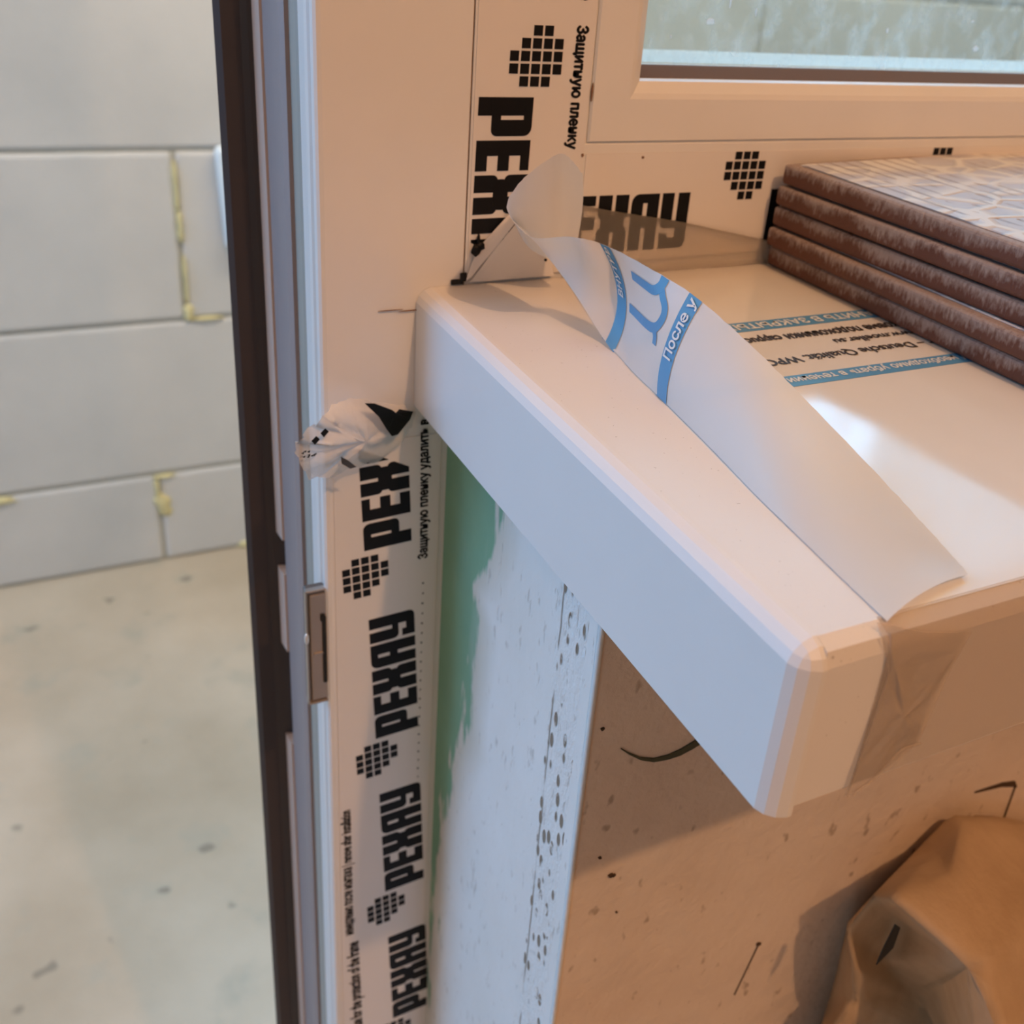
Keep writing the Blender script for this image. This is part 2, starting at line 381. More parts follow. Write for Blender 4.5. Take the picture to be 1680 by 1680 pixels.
def text_data(txt, bold=0.0, shear=0.0):
    """flat text as (verts, faces) normalised so that its width is 1 (height keeps the aspect)"""
    c = bpy.data.curves.new('t', 'FONT'); c.body = txt; c.size = 1; c.offset = bold; c.shear = shear; c.resolution_u = 3
    o = bpy.data.objects.new('t', c); COL.objects.link(o)
    dg = bpy.context.evaluated_depsgraph_get(); me = bpy.data.meshes.new_from_object(o.evaluated_get(dg))
    vs = [v.co.copy() for v in me.vertices]; fs = [list(p.vertices) for p in me.polygons]
    bpy.data.objects.remove(o); bpy.data.curves.remove(c); bpy.data.meshes.remove(me)
    x0 = min(v.x for v in vs); x1 = max(v.x for v in vs); s = 1 / (x1 - x0)
    return [((v.x - x0) * s, v.y * s) for v in vs], fs
def text_obj(name, txt, org, ud, vd, width, mat, parent, bold=0.0, hs=1.0, off=(0, 0, 0), shear=0.0, place=None):
    vs, fs = text_data(txt, 0.0, shear); ud = Vector(ud); vd = Vector(vd); org = Vector(org)
    if bold:
        d = bold * 0.12 * max(v for u, v in vs); n0 = len(vs); v0 = list(vs); f0 = list(fs)
        for k, (a, b) in enumerate(((1, 0), (-1, 0), (0, 1), (0, -1))):
            vs += [(u + a * d, v + b * d) for u, v in v0]; fs += [[i + n0 * (k + 1) for i in f] for f in f0]
        up_ = ud.cross(vd).normalized(); 
        if up_.dot(cam.location - org) < 0: up_ = -up_
        P = [org + ud * (u * width) + vd * (v * width * hs) + up_ * (0.000008 * (i // n0)) for i, (u, v) in enumerate(vs)]
        return pyd(name, P, fs, mat, parent)
    P = [place(u, v) if place else org + ud * (u * width) + vd * (v * width * hs) + Vector(off) for u, v in vs]
    return pyd(name, P, fs, mat, parent)

# ------------------------------------------------------------------ room and balcony shell
FZ = -0.913
tag(box('floor', (-3.2, -3.6, FZ - 0.08), (3.2, 1.45, FZ), M['floor']), kind='structure')
# wall under the window: faces the room at y=-0.1111, its reveal faces the door at x=0.0108
wall = prism('wall_window_side', [(0.0112, -0.1108), (3.0, -0.1108), (3.0, 0.12), (0.0142, 0.12), (0.0142, -0.0006), (0.0112, -0.0006)], 'z', FZ, -0.0205, M['plaster'])
tag(wall, kind='structure')
# putty-covered reveal board with attribute
def lerp_tab(tab, t):
    if t >= tab[0][0]: return tab[0][1]
    for (a, va), (b, vb) in zip(tab, tab[1:]):
        if b <= t <= a: return va + (vb - va) * (a - t) / (a - b)
    return tab[-1][1]
GREEN = [(-0.04, 0.047), (-0.0535, 0.0449), (-0.0718, 0.0408), (-0.0914, 0.0311), (-0.0975, 0.024), (-0.1058, 0.0328), (-0.1168, 0.0336), (-0.1445, 0.0291), (-0.1618, 0.031), (-0.1794, 0.0221), (-0.2154, 0.0087), (-0.2687, 0.0032), (-0.32, -0.004), (-1, -0.02)]
nz, ny = 260, 44
vs = []; at = []
for i in range(nz + 1):
    t = i / nz; z = -0.021 - (0.913 - 0.021) * (t ** 1.7)
    e = lerp_tab(GREEN, z)
    for j in range(ny + 1):
        y = -0.1111 * j / ny
        vs.append((0.0108, y, z)); at.append(0.5 + ((-y) - e) * 28)
fs = [[i * (ny + 1) + j, i * (ny + 1) + j + 1, (i + 1) * (ny + 1) + j + 1, (i + 1) * (ny + 1) + j] for i in range(nz) for j in range(ny)]
rev = pyd('reveal_board', vs, fs, M['putty'], wall)
a_ = rev.data.attributes.new('putty', 'FLOAT', 'POINT'); a_.data.foreach_set('value', at)
bm = bmesh.new(); bm.from_mesh(rev.data); ret = bmesh.ops.extrude_face_region(bm, geom=list(bm.faces))
for v in [g for g in ret['geom'] if isinstance(g, bmesh.types.BMVert)]: v.co.x += 0.0005
bmesh.ops.recalc_face_normals(bm, faces=bm.faces); bm.to_mesh(rev.data); bm.free()
tag(rev, label='green moisture-resistant board half covered with white putty')
# arris of the corner bead: an uneven thin ridge down the corner
vs = []; fs = []; n = 220
for i in range(n + 1):
    z = -0.021 - 0.892 * (i / n) ** 1.5; r = 0.0008 + random.random() * 0.0003
    ring = [(-r * .6, -.0002), (-.0001, -r), (.0008, -.0006), (.0006, .0012), (-.0001, .0018)]
    for x, y in ring: vs.append((0.0109 + x, -0.1109 + y, z))
for i in range(n):
    for j in range(5): fs.append([i * 5 + j, i * 5 + (j + 1) % 5, (i + 1) * 5 + (j + 1) % 5, (i + 1) * 5 + j])
tag(pyd('corner_bead', vs, fs, M['bead'], wall, True), label='thin white puttied corner bead')
# gash exposing dark board, cracks and pits on the room face
def ribbon_on_wall(name, pts, mat, parent, lab=None):
    vs = []; fs = []
    for x, z, wd in pts:
        for dy in (-0.1108, -0.1113):
            vs += [(x, dy, z - wd / 2), (x, dy, z + wd / 2)]
    for i in range(len(pts) - 1):
        a = i * 4; b = a + 4
        fs += [[a + 2, a + 3, b + 3, b + 2], [a, a + 2, b + 2, b], [a + 3, a + 1, b + 1, b + 3]]
    o = pyd(name, vs, fs, mat, parent)
    if lab: tag(o, label=lab)
    return o
ribbon_on_wall('gash', [(0.0225, -0.1033, 0.0003), (0.0255, -0.1062, 0.0006), (0.030, -0.1098, 0.0010), (0.035, -0.1122, 0.0014), (0.040, -0.1128, 0.0018), (0.0445, -0.1124, 0.0026), (0.049, -0.1110, 0.0030), (0.054, -0.1085, 0.0042), (0.062, -0.103, 0.004), (0.07, -0.098, 0.001)], M['gash'], wall, 'dark curved gash in the plaster under the sill')
ribbon_on_wall('crack', [(0.196, -0.1868, 0.0006), (0.204, -0.1878, 0.0014), (0.212, -0.1887, 0.0022), (0.220, -0.1912, 0.003), (0.2222, -0.1935, 0.0012), (0.2225, -0.194, 0.0006)], M['crack'], wall)
def lineup(name, x0, z0, x1, z1, wd):
    d = Vector((x1 - x0, 0, z1 - z0)); p = Vector((-d.z, 0, d.x)).normalized() * wd / 2
    vs = [Vector((x0, -0.1113, z0)) + p, Vector((x0, -0.1113, z0)) - p, Vector((x1, -0.1113, z1)) - p, Vector((x1, -0.1113, z1)) + p]
    vs += [v + Vector((0, 0.0005, 0)) for v in vs]
    return pyd(name, vs, [[0, 1, 2, 3], [0, 4, 5, 1], [1, 5, 6, 2], [2, 6, 7, 3], [3, 7, 4, 0]], M['crack'], wall)
lineup('crack', 0.2215, -0.193, 0.2225, -0.232, 0.0007)
def pit(x, z, r):
    vs = []; k = 9
    for i in range(k):
        a = 2 * math.pi * i / k; q = r * random.uniform(0.6, 1.2); vs.append((x + math.cos(a) * q, -0.1114, z + math.sin(a) * q * 0.8))
    vs += [(v[0], -0.1108, v[2]) for v in vs]
    return pyd('pit', vs, [list(range(k))] + [[i, (i + 1) % k, k + (i + 1) % k, k + i] for i in range(k)], M['crack'], wall)
for x, z, r in ((0.0254, -0.1571, 0.0010), (0.0266, -0.1576, 0.0008), (0.0205, -0.147, 0.0006), (0.0152, -0.0935, 0.0007), (0.0975, -0.2262, 0.0012), (0.030, -0.176, 0.0004)): pit(x, z, r)
lineup('crack', 0.0975, -0.227, 0.0915, -0.252, 0.0003)
# rest of the facade
tag(box('wall_window_above', (-0.95, -0.1111, 1.25), (3.0, 0.12, 1.75), M['room_wall']), kind='structure')
tag(box('wall_window_right', (1.30, -0.1111, 0.0), (3.0, 0.12, 1.25), M['room_wall']), kind='structure')
tag(box('wall_door_left', (-3.0, -0.1111, FZ), (-0.95, 0.12, 1.75), M['room_wall']), kind='structure')
tag(box('wall_left', (-3.1, -3.5, FZ), (-3.0, 0.12, 1.75), M['room_wall']), kind='structure')
tag(box('wall_right', (3.0, -3.5, FZ), (3.1, 1.45, 1.75), M['room_wall']), kind='structure')
tag(box('wall_back', (-3.1, -3.6, FZ), (3.1, -3.5, 1.75), M['room_wall']), kind='structure')
tag(box('ceiling', (-3.1, -3.6, 1.75), (3.1, 0.12, 1.85), M['room_wall']), kind='structure')
tag(box('ceiling_balcony', (-3.1, 0.12, 1.75), (3.1, 1.45, 1.85), M['room_wall']), kind='structure')
# balcony parapet of aerated concrete blocks
bm = bmesh.new(); H = [FZ + 0.002, -0.753, -0.5005, -0.2525, 0.0]
offs = [0.057, -0.255, 0.121, -0.20]
zz = [FZ + 0.001, -0.753, -0.5005, -0.2525, -0.003, 0.25]
offs = [0.057, -0.255, 0.121, -0.16, 0.05]
for r in range(5):
    x = offs[r] - 0.625 * 5
    while x < 3.0:
        a = max(x + 0.0022, -3.0); b = min(x + 0.625 - 0.0022, 3.0)
        if b - a > 0.03: add_box(bm, (a, 1.289 + random.uniform(-.0008, .0008), zz[r] + 0.0018), (b, 1.42, zz[r + 1] - 0.0018), 0.006, 2)
        x += 0.625
par = bm_obj('wall_parapet', bm, M['block']); tag(par, kind='structure')
box('joint_mortar', (-3.0, 1.2935, FZ), (3.0, 1.41, 0.246), M['mortar'], par)
def foam(x, z, w_, h_, tilt=0.0):
    bm = bmesh.new(); bmesh.ops.create_icosphere(bm, subdivisions=3, radius=1)
    for v in bm.verts:
        k = 1 + 0.25 * math.sin(v.co.z * 5 + x * 90) + random.uniform(-.1, .1)
        xx = v.co.x * w_ / 2 * k; z_ = v.co.z * h_ / 2
        v.co = Vector((x + xx + tilt * z_, 1.290 + v.co.y * 0.006, z + z_))
    return bm_obj('adhesive_foam', bm, M['foam'], par, True)
for a in ((0.1205, -0.305, 0.007, 0.08), (0.122, -0.36, 0.009, 0.05), (0.1235, -0.44, 0.006, 0.08), (0.1245, -0.490, 0.015, 0.028), (0.150, -0.5005, 0.04, 0.006), (0.0620, -0.808, 0.024, 0.045, -0.2), (0.055, -0.778, 0.008, 0.04), (0.067, -0.757, 0.030, 0.006), (-0.168, -0.760, 0.05, 0.012), (0.187, -0.9075, 0.03, 0.012)): foam(*a)

# ------------------------------------------------------------------ door post (left) : door_1
door = empty('door_1', (0, 0, FZ)); tag(door, kind='structure')
def dpart(name, *a, **k):
    o = name; return o
Z0, Z1 = FZ, 1.25
def zprism(name, pts, mat, parent, a=Z0, b=Z1, sm=False):
    return prism(name, [(x, y) for x, y in pts], 'z', a - FZ, b - FZ, mat, parent, sm)
zprism('frame_post', [(0.0139, 0.0), (-0.0302, 0.0), (-0.0314, 0.0004), (-0.0321, 0.0014), (-0.0323, 0.0028), (-0.0318, 0.0040), (-0.0318, 0.0052), (-0.0324, 0.0062), (-0.0326, 0.0085), (-0.0322, 0.0160), (-0.0300, 0.0168), (-0.0300, 0.0311), (-0.0300, 0.060), (0.0139, 0.060)], M['pvc'], door)
zprism('inner_lip', [(-0.0300, 0.0160), (-0.0318, 0.0172), (-0.0322, 0.0190), (-0.0322, 0.0262), (-0.0300, 0.0275)], M['greystrip'], door)  # shaded step of the white profile, shade carried by the grey
zprism('shaded_rebate', [(-0.0300, 0.0255), (-0.0334, 0.0265), (-0.0342, 0.030), (-0.0335, 0.048), (-0.0336, 0.0525), (-0.0300, 0.0540)], M['taupe'], door)  # part of the white rebate, darkened by colour to look shaded
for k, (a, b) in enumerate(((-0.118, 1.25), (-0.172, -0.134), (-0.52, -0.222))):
    o = zprism('warm_light_strip', [(-0.0300, 0.0520), (-0.0344, 0.0528), (-0.0350, 0.0600), (-0.0345, 0.0620), (-0.030, 0.062)], M['peach'], door, a, b)  # added strips imitate patches of warm light, gaps imitate the shade between
zprism('outer_profile', [(-0.0300, 0.0588), (-0.0362, 0.0612), (-0.0382, 0.0622), (-0.0440, 0.0630), (-0.0458, 0.065), (-0.0448, 0.0690), (-0.0355, 0.0720), (-0.0355, 0.100), (0.0139, 0.100), (0.0139, 0.0605), (-0.030, 0.0605)], M['dark_foil'], door)
# strike plate set in the edge
strike = empty('strike_plate', (0, 0, 0)); strike.parent = door; strike.location = (0, 0, -FZ)
def sbox(nm, a, b, bev, mat, sm=False):
    bm = bmesh.new(); add_box(bm, a, b, bev, 2); return bm_obj(nm, bm, mat, strike, sm)
sbox('housing', (-0.0388, 0.0022, -0.1574), (-0.0308, 0.0065, -0.1078), 0.0005, M['zinc_dark'])
for a, b in (((-0.0392, 0.0012, -0.1578), (-0.0386, 0.0036, -0.1073)), ((-0.0392, 0.0012, -0.1082), (-0.0303, 0.0036, -0.1073)), ((-0.0392, 0.0012, -0.1578), (-0.0303, 0.0036, -0.1569))): sbox('rim', a, b, 0.0003, M['zinc'])
sbox('plate', (-0.0378, 0.0015, -0.1562), (-0.0318, 0.0030, -0.1094), 0.0006, M['zinc'])
sbox('slot', (-0.0335, 0.0008, -0.1485), (-0.0322, 0.0026, -0.1190), 0.0003, M['void'])
sbox('slot', (-0.0341, 0.0008, -0.1210), (-0.0326, 0.0026, -0.1180), 0.0004, M['void'])
sbox('ridge', (-0.0368, 0.0009, -0.1352), (-0.0322, 0.0017, -0.1345), 0.0002, M['zinc'])
bm = bmesh.new(); bmesh.ops.create_uvsphere(bm, u_segments=16, v_segments=8, radius=0.0011, matrix=Matrix.Translation((-0.0391, 0.0015, -0.1275)) @ Matrix.Diagonal((0.8, 0.8, 2.2, 1))); bm_obj('screw_head', bm, M['zinc_light'], strike, True)

# ------------------------------------------------------------------ window : window_1
win = empty('window_1', (0, 0, 0)); tag(win, kind='structure')
R0 = (0.0145, 0.004, 1.30, 1.25)
sweep_frame('window_frame', [(0, 0), (0.0393, 0), (0.0400, 0.0006), (0.0400, 0.0301), (0.058, 0.0301), (0.0600, 0.032), (0.0600, 0.050), (0.0590, 0.070), (0.0560, 0.075), (0, 0.075)], R0, M['pvc'], win)
box('frame_foot', (0.0146, 0.0006, -0.0203), (1.30, 0.075, 0.006), M['pvc'], win)
sweep_frame('glazing_bead', [(0.0401, 0.0004), (0.0406, -0.0005), (0.0535, -0.0005), (0.0552, 0.0002), (0.0585, 0.0028), (0.0590, 0.0055), (0.0590, 0.0200), (0.0401, 0.0200)], R0, M['pvc'], win)
sweep_frame('glazing_gasket', [(0.0560, 0.0056), (0.0592, 0.0056), (0.0612, 0.0150), (0.0614, 0.0176), (0.0560, 0.0176)], R0, M['rubber'], win)
box('glass_pane', (0.070, 0.0178, 0.058), (1.245, 0.0300, 1.195), M['glass'], win)
sweep_frame('glazing_spacer', [(0.0560, 0.0190), (0.0600, 0.0190), (0.0600, 0.0290), (0.0560, 0.0290)], R0, M['outer'], win)
box('joint', (0.0139, 0.0008, -0.0203), (0.0145, 0.06, 1.25), M['seam'], win)

GLASS_SPOTS = [(0.1073, 0.0796, 0.0036, 0.0022), (0.1144, 0.0856, 0.0008, 0.0030), (0.1255, 0.0831, 0.0007, 0.0024), (0.1862, 0.0793, 0.0009, 0.0018), (0.2284, 0.0839, 0.0014, 0.0008), (0.2336, 0.0741, 0.0030, 0.0018), (0.0923, 0.0743, 0.0006, 0.0014)]
def smear(par, x, z, w_, h_, mat, nm='dirt_mark'):
    k = 10; vs = []
    for i in range(k):
        a = 2 * math.pi * i / k; q = random.uniform(.7, 1.15); vs.append((x + math.cos(a) * w_ / 2 * q, -0.00075, z + math.sin(a) * h_ / 2 * q))
    vs += [(a, -0.0004, c) for a, b, c in vs]; vs = [Vector(v) - par.location for v in vs]
    return pyd(nm, vs, [list(range(k))] + [[i, (i + 1) % k, k + (i + 1) % k, k + i] for i in range(k)], mat, par)
def mat_splash():
    k = N('dried_white_splash'); k.base((0.85, 0.88, 0.90)); tl = k.new('ShaderNodeBsdfTranslucent'); tl.inputs[0].default_value = (0.92, 0.95, 0.97, 1)
    m = k.new('ShaderNodeMixShader'); m.inputs[0].default_value = 0.7; k.l.new(k.b.outputs[0], m.inputs[1]); k.l.new(tl.outputs[0], m.inputs[2]); k.l.new(m.outputs[0], k.out.inputs[0]); return k.m
M['splash'] = mat_splash()
for x, z, w_, h_ in GLASS_SPOTS:
    k = 12; vs = []
    for i in range(k):
        a = 2 * math.pi * i / k; q = random.uniform(.75, 1.2); vs.append((x + math.cos(a) * w_ / 2 * q, 0.0175, z + math.sin(a) * h_ / 2 * q))
    vs += [(a, 0.0178, c) for a, b, c in vs]
    pyd('splash_mark', vs, [list(range(k))] + [[i, (i + 1) % k, k + (i + 1) % k, k + i] for i in range(k)], M['splash'], win)
smear(win, 0.0543, 0.0595, 0.0006, 0.0060, M['smudge']); smear(win, 0.0756, 0.0392, 0.0010, 0.0009, M['smudge']); smear(win, 0.0530, 0.0402, 0.0010, 0.0011, M['smudge'])
smear(door, -0.0035, -0.0070, 0.0070, 0.00035, M['smudge'], 'scratch'); smear(door, -0.010, -0.0064, 0.008, 0.0002, M['smudge'], 'scratch')

# ------------------------------------------------------------------ window sill
SD = 0.1966
sill = empty('sill_board', (0, 0, 0))
tag(sill, 'white plastic sill board sticking out of the wall under the window, end capped on the left', 'window sill')
bv = 0.0042
prof = [(-0.0002, 0), (-SD + bv, 0), (-SD + 0.0010, -0.0014), (-SD, -0.0046), (-SD, -0.0380), (-SD + 0.002, -0.0400), (-SD + 0.020, -0.0400), (-SD + 0.021, -0.0203), (-0.0002, -0.0203)]
prism('board', prof, 'x', 0.0042, 1.29, M['sill'], sill)
bm = bmesh.new(); add_box(bm, (-0.0016, -SD - 0.0003, -0.0403), (0.0120, -0.0002, 0.0001))
ce = [e for e in bm.edges if all(v.co.z > -0.01 and v.co.x < 0 for v in e.verts) or all(v.co.z > -0.01 and v.co.y < -0.1 for v in e.verts) or all(v.co.x < 0 and v.co.y < -0.1 for v in e.verts)]
bmesh.ops.bevel(bm, geom=ce, offset=0.0046, segments=3, affect='EDGES', profile=0.42)
bmesh.ops.bisect_plane(bm, geom=list(bm.verts) + list(bm.edges) + list(bm.faces), plane_co=(0.0041, 0, 0), plane_no=(1, 0, 0), clear_outer=True)
bmesh.ops.holes_fill(bm, edges=[e for e in bm.edges if e.is_boundary])
o = bm_obj('end_cap', bm, M['pvc_cap'], sill); tag(o, label='white end cap')
# dark gap and scraps where the sill meets the frame
# protective film lying on the sill right of the torn line
film = empty('sill_protective_film', (0, 0, 0))
tag(film, 'glossy film with blue and black print lying flat on the sill under the tiles', 'protective film')
edge = [(0.0197, -0.1925), (0.0209, -0.1818), (0.0225, -0.1655), (0.0245, -0.1455), (0.0275, -0.1227), (0.0307, -0.0950), (0.0324, -0.0779), (0.0349, -0.0597), (0.041, -0.035), (0.05, -0.0008)]
vs = [(x, y, 0.0002) for x, y in edge] + [(1.28, -0.0008, 0.0002), (1.28, -0.1925, 0.0002)]
vs += [(x, y, 0.00005) for x, y, z in vs]; n = len(vs) // 2
pyd('film_sheet', vs, [list(range(n))] + [[i, (i + 1) % n, n + (i + 1) % n, n + i] for i in range(n)], M['sillfilm'], film)
# front wrap of the film over the nose
vs = []; fs = []
for x in (0.0185, 1.28):
    for y, z in ((-0.1920, 0.00035), (-SD + 0.0008, -0.0011), (-SD - 0.0003, -0.0044), (-SD - 0.0003, -0.0375), (-SD + 0.0015, -0.0402)): vs.append((x, y, z))
for i in range(4): fs.append([i, i + 1, 5 + i + 1, 5 + i])
o = pyd('front_wrap', vs, fs, M['tape'], film); o.modifiers.new('s', 'SOLIDIFY').thickness = 0.0001
# printed bands and text, reading from the far side (turned half round)
def onsill(x, y, z=0.00035): return Vector((x, y, z))
sk = math.radians(0.0)
def sband(name, y0, y1, x0, x1, mat):
    vs = [(x0, y0, 0.00024), (x1, y0, 0.00024), (x1, y1, 0.00024), (x0, y1, 0.00024)]; vs = [(a, b, c + 0.00008) for a, b, c in vs] + vs
    return pyd(name, vs, [[0, 1, 2, 3], [0, 1, 5, 4], [1, 2, 6, 5], [2, 3, 7, 6], [3, 0, 4, 7]], mat, film)
sband('blue_band', -0.0530, -0.0600, 0.036, 0.30, M['blue'])
sband('blue_band', -0.0925, -0.0990, 0.0305, 0.30, M['blue'])
def stext(txt, xl, y, width, mat, bold=0.0, hs=1.0):
    """xl: left end in the photo; turned half round so it starts at the right"""
    return text_obj('print', txt, (xl + width, y, 0.00040), (-1, 0, 0), (0, -1, 0), width, mat, film, bold, hs)
stext('ХРАНИТЬ В ЗАКРЫТЫХ', 0.077, -0.0545, 0.0670, M['white_print'], 0.35, 0.95)
stext('Древесно-пластиковые подоконники cappuccino', 0.0700, -0.0652, 0.1080, M['grey_print'], 0.4, 1.35)
stext('www.moeller.su', 0.1060, -0.0728, 0.0345, M['grey_print'], 0.25, 1.0)
stext('Moeller – Deutsche Qualität. WPC', 0.0735, -0.0810, 0.0800, M['grey_print'], 0.25, 1.05)
stext('У необходимо убрать в течении', 0.0720, -0.0940, 0.0680, M['white_print'], 0.3, 1.05)
# upturned edge of the film standing against the window frame
vs = []; fs = []
tops = [(0.0500, 0.0254), (0.0538, 0.0245), (0.065, 0.0222), (0.08, 0.0195), (0.0938, 0.0171), (0.11, 0.0135), (0.1277, 0.0095), (0.150, 0.006)]
for x, zt in tops:
    for k in range(5):
        t = k / 4; vs.append((x, -0.0034 + 0.0019 * t + 0.0003 * math.sin(x * 150 + 2 * t), 0.0006 + (zt - 0.0006) * t))
for i in range(len(tops) - 1):
    for k in range(4): fs.append([i * 5 + k, i * 5 + k + 1, (i + 1) * 5 + k + 1, (i + 1) * 5 + k])
o = pyd('upturned_edge', vs, fs, M['frost'], film, True); m_ = o.modifiers.new('s', 'SOLIDIFY'); m_.thickness = 0.0003; tag(o, label='frosted upturned edge')

# ------------------------------------------------------------------ curled flap of film
FLAP = [((0.0193,-0.1940,0.0004),(0.0320,-0.1905,0.0020),(0.0457,-0.1885,0.0012)),
((0.0204,-0.1823,0.0004),(0.0327,-0.1800,0.0024),(0.0490,-0.1776,0.0012)),
((0.0220,-0.1660,0.0004),(0.0337,-0.1635,0.0044),(0.0501,-0.1593,0.0047)),
((0.0240,-0.1460,0.0004),(0.0331,-0.1429,0.0083),(0.0469,-0.1351,0.0127)),
((0.0270,-0.1234,0.0004),(0.0344,-0.1198,0.0114),(0.0441,-0.1121,0.0196)),
((0.0302,-0.0957,0.0004),(0.0347,-0.0897,0.0111),(0.0429,-0.0862,0.0239)),
((0.0319,-0.0787,0.0004),(0.0377,-0.0725,0.0129),(0.0389,-0.0689,0.0263)),
((0.0343,-0.0605,0.0004),(0.0397,-0.0554,0.0131),(0.0343,-0.0513,0.0276)),
((0.0300,-0.0440,0.0118),(0.0280,-0.0477,0.0215),(0.0214,-0.0549,0.0316)),
((0.0265,-0.0273,0.0201),(0.0206,-0.0368,0.0246),(0.0135,-0.0467,0.0297)),
((0.0222,-0.0189,0.0251),(0.0156,-0.0292,0.0301),(0.0095,-0.0395,0.0355)),
((0.0277,-0.0172,0.0170),(0.0214,-0.0254,0.0290),(0.0154,-0.0330,0.0403)),
((0.0345,-0.0185,0.0131),(0.0305,-0.0228,0.0297),(0.0258,-0.0267,0.0445)),
((0.0387,-0.0188,0.0119),(0.0367,-0.0202,0.0296),(0.0340,-0.0237,0.0463)),
((0.0427,-0.0186,0.0116),(0.0434,-0.0209,0.0277),(0.0410,-0.0231,0.0403))]
FL = [[Vector(p) for p in r] for r in FLAP]
def cat(p0, p1, p2, p3, t):
    return 0.5 * ((2 * p1) + (-p0 + p2) * t + (2 * p0 - 5 * p1 + 4 * p2 - p3) * t * t + (-p0 + 3 * p1 - 3 * p2 + p3) * t ** 3)
def flap(s, w_):
    """s in row units 0..14, w_ 0..1 across"""
    n = len(FL); i = min(int(s), n - 2); t = s - i; q = []
    for c in range(3):
        P = [FL[max(0, min(n - 1, i + d))][c] for d in (-1, 0, 1, 2)]; q.append(cat(*P, t))
    # quadratic through the three points
    a, b, c = q
    return a * ((1 - w_) * (1 - 2 * w_)) + b * (4 * w_ * (1 - w_)) + c * (w_ * (2 * w_ - 1))
def flapn(s, w_):
    e = 0.02; du = flap(min(s + e, 13.99), w_) - flap(max(s - e, 0), w_); dv = flap(s, min(w_ + e, 1)) - flap(s, max(w_ - e, 0))
    return du.cross(dv).normalized()
fl = empty('curled_film_flap', (0.0343, -0.0605, 0.0004))
tag(fl, 'milky translucent strip of film peeled up from the sill and curled back, with blue print', 'peeled film')
NS, NW = 150, 22
vs = []
for i in range(NS + 1):
    s = 14 * i / NS
    for j in range(NW + 1):
        p = flap(s, j / NW)
        if j == NW: p = p + Vector((random.uniform(-1, 1), random.uniform(-1, 1), 0)) * 0.00015
        p.z = max(p.z, 0.0004); vs.append(p - fl.location)
fs = [[i * (NW + 1) + j, i * (NW + 1) + j + 1, (i + 1) * (NW + 1) + j + 1, (i + 1) * (NW + 1) + j] for i in range(NS) for j in range(NW)]
sheet = pyd('sheet', vs, fs, M['flap'], fl, True)
# print on the flap. SIDE: towards the viewer
def side(s, w_, off=0.00022):
    p = flap(s, w_); n_ = flapn(s, w_)
    if n_.dot(cam.location - p) < 0: n_ = -n_
    return p + n_ * off - fl.location
def flap_band(name, s0, s1, mat, w0=0.0, w1=1.0):
    vs = []; fs = []; k = 24
    for j in range(k + 1):
        w_ = w0 + (w1 - w0) * j / k; vs += [side(s0, w_), side(s1, w_)]
    for j in range(k): fs.append([2 * j, 2 * j + 1, 2 * j + 3, 2 * j + 2])
    return pyd(name, vs, fs, mat, fl, True)
flap_band('blue_band', 6.84, 7.12, M['blue'])
flap_band('blue_band', 4.86, 5.10, M['blue'])
def flap_text(txt, s_base, s_top, w0, w1, mat, bold=0.0, shear=0.0, refine=0, flip=False):
    vs, fs_ = text_data(txt, bold, shear); hmax = max(v for u, v in vs)
    P = [side(s_base + (s_top - s_base) * v / hmax, w0 + (w1 - w0) * u, 0.0007) for u, v in vs]
    return pyd('print', P, fs_, mat, fl)
flap_text('ВНУТРЬ', 6.90, 7.06, 0.52, 1.0, M['white_print'], 0.02)
flap_text('После у', 4.90, 5.05, 0.42, 0.98, M['white_print'], 0.02)
# big italic m, legs towards the free end
def flap_m():
    W_ = 0.68
    def bar(pts, th):
        vs = []; fs = []
        for i, (a, b) in enumerate(pts):
            d0 = Vector(pts[max(i - 1, 0)]); d1 = Vector(pts[min(i + 1, len(pts) - 1)]); d = (d1 - d0); d = Vector((d.x, d.y / 8 * 8)); 
            # perpendicular in metric space: s unit ~ 18 mm, w unit ~ 37 mm
            dm = Vector((d.x * 18, d.y * 37)).normalized(); p = Vector((-dm.y, dm.x)) * th
            vs += [side(a + p.x / 18, min(1, b + p.y / 37)), side(a - p.x / 18, min(1, b - p.y / 37))]
        for i in range(len(pts) - 1): fs.append([2 * i, 2 * i + 1, 2 * i + 3, 2 * i + 2])
        return vs, fs
    V = []; F = []
    def arc(p0, p1, p2, n=12):
        return [((1 - t) ** 2 * p0[0] + 2 * t * (1 - t) * p1[0] + t * t * p2[0], (1 - t) ** 2 * p0[1] + 2 * t * (1 - t) * p1[1] + t * t * p2[1]) for t in [i / n for i in range(n + 1)]]
    def smooth(P, n=6):
        out = []
        for i in range(len(P) - 1):
            for k in range(n):
                t = k / n; q = [Vector(P[max(0, min(len(P) - 1, i + d))]) for d in (-1, 0, 1, 2)]; r = cat(*q, t); out.append((r.x, min(r.y, 1.0)))
        return out + [P[-1]]
    for pts, th in ((smooth([(6.48, .82), (6.14, .81), (5.86, .82), (5.68, .90), (5.62, 1.0)]), 1.6), (smooth([(5.70, .92), (5.57, .83), (5.42, .76), (5.40, .66), (5.56, .54), (5.98, .47), (6.72, .47)]), 1.6), (smooth([(5.62, .53), (5.48, .48), (5.44, .41)]), 1.5)):
        v, f = bar(pts, th); b = len(V); V += v; F += [[b + i for i in q] for q in f]
    return pyd('large_letter', V, F, M['blue'], fl)
flap_m()

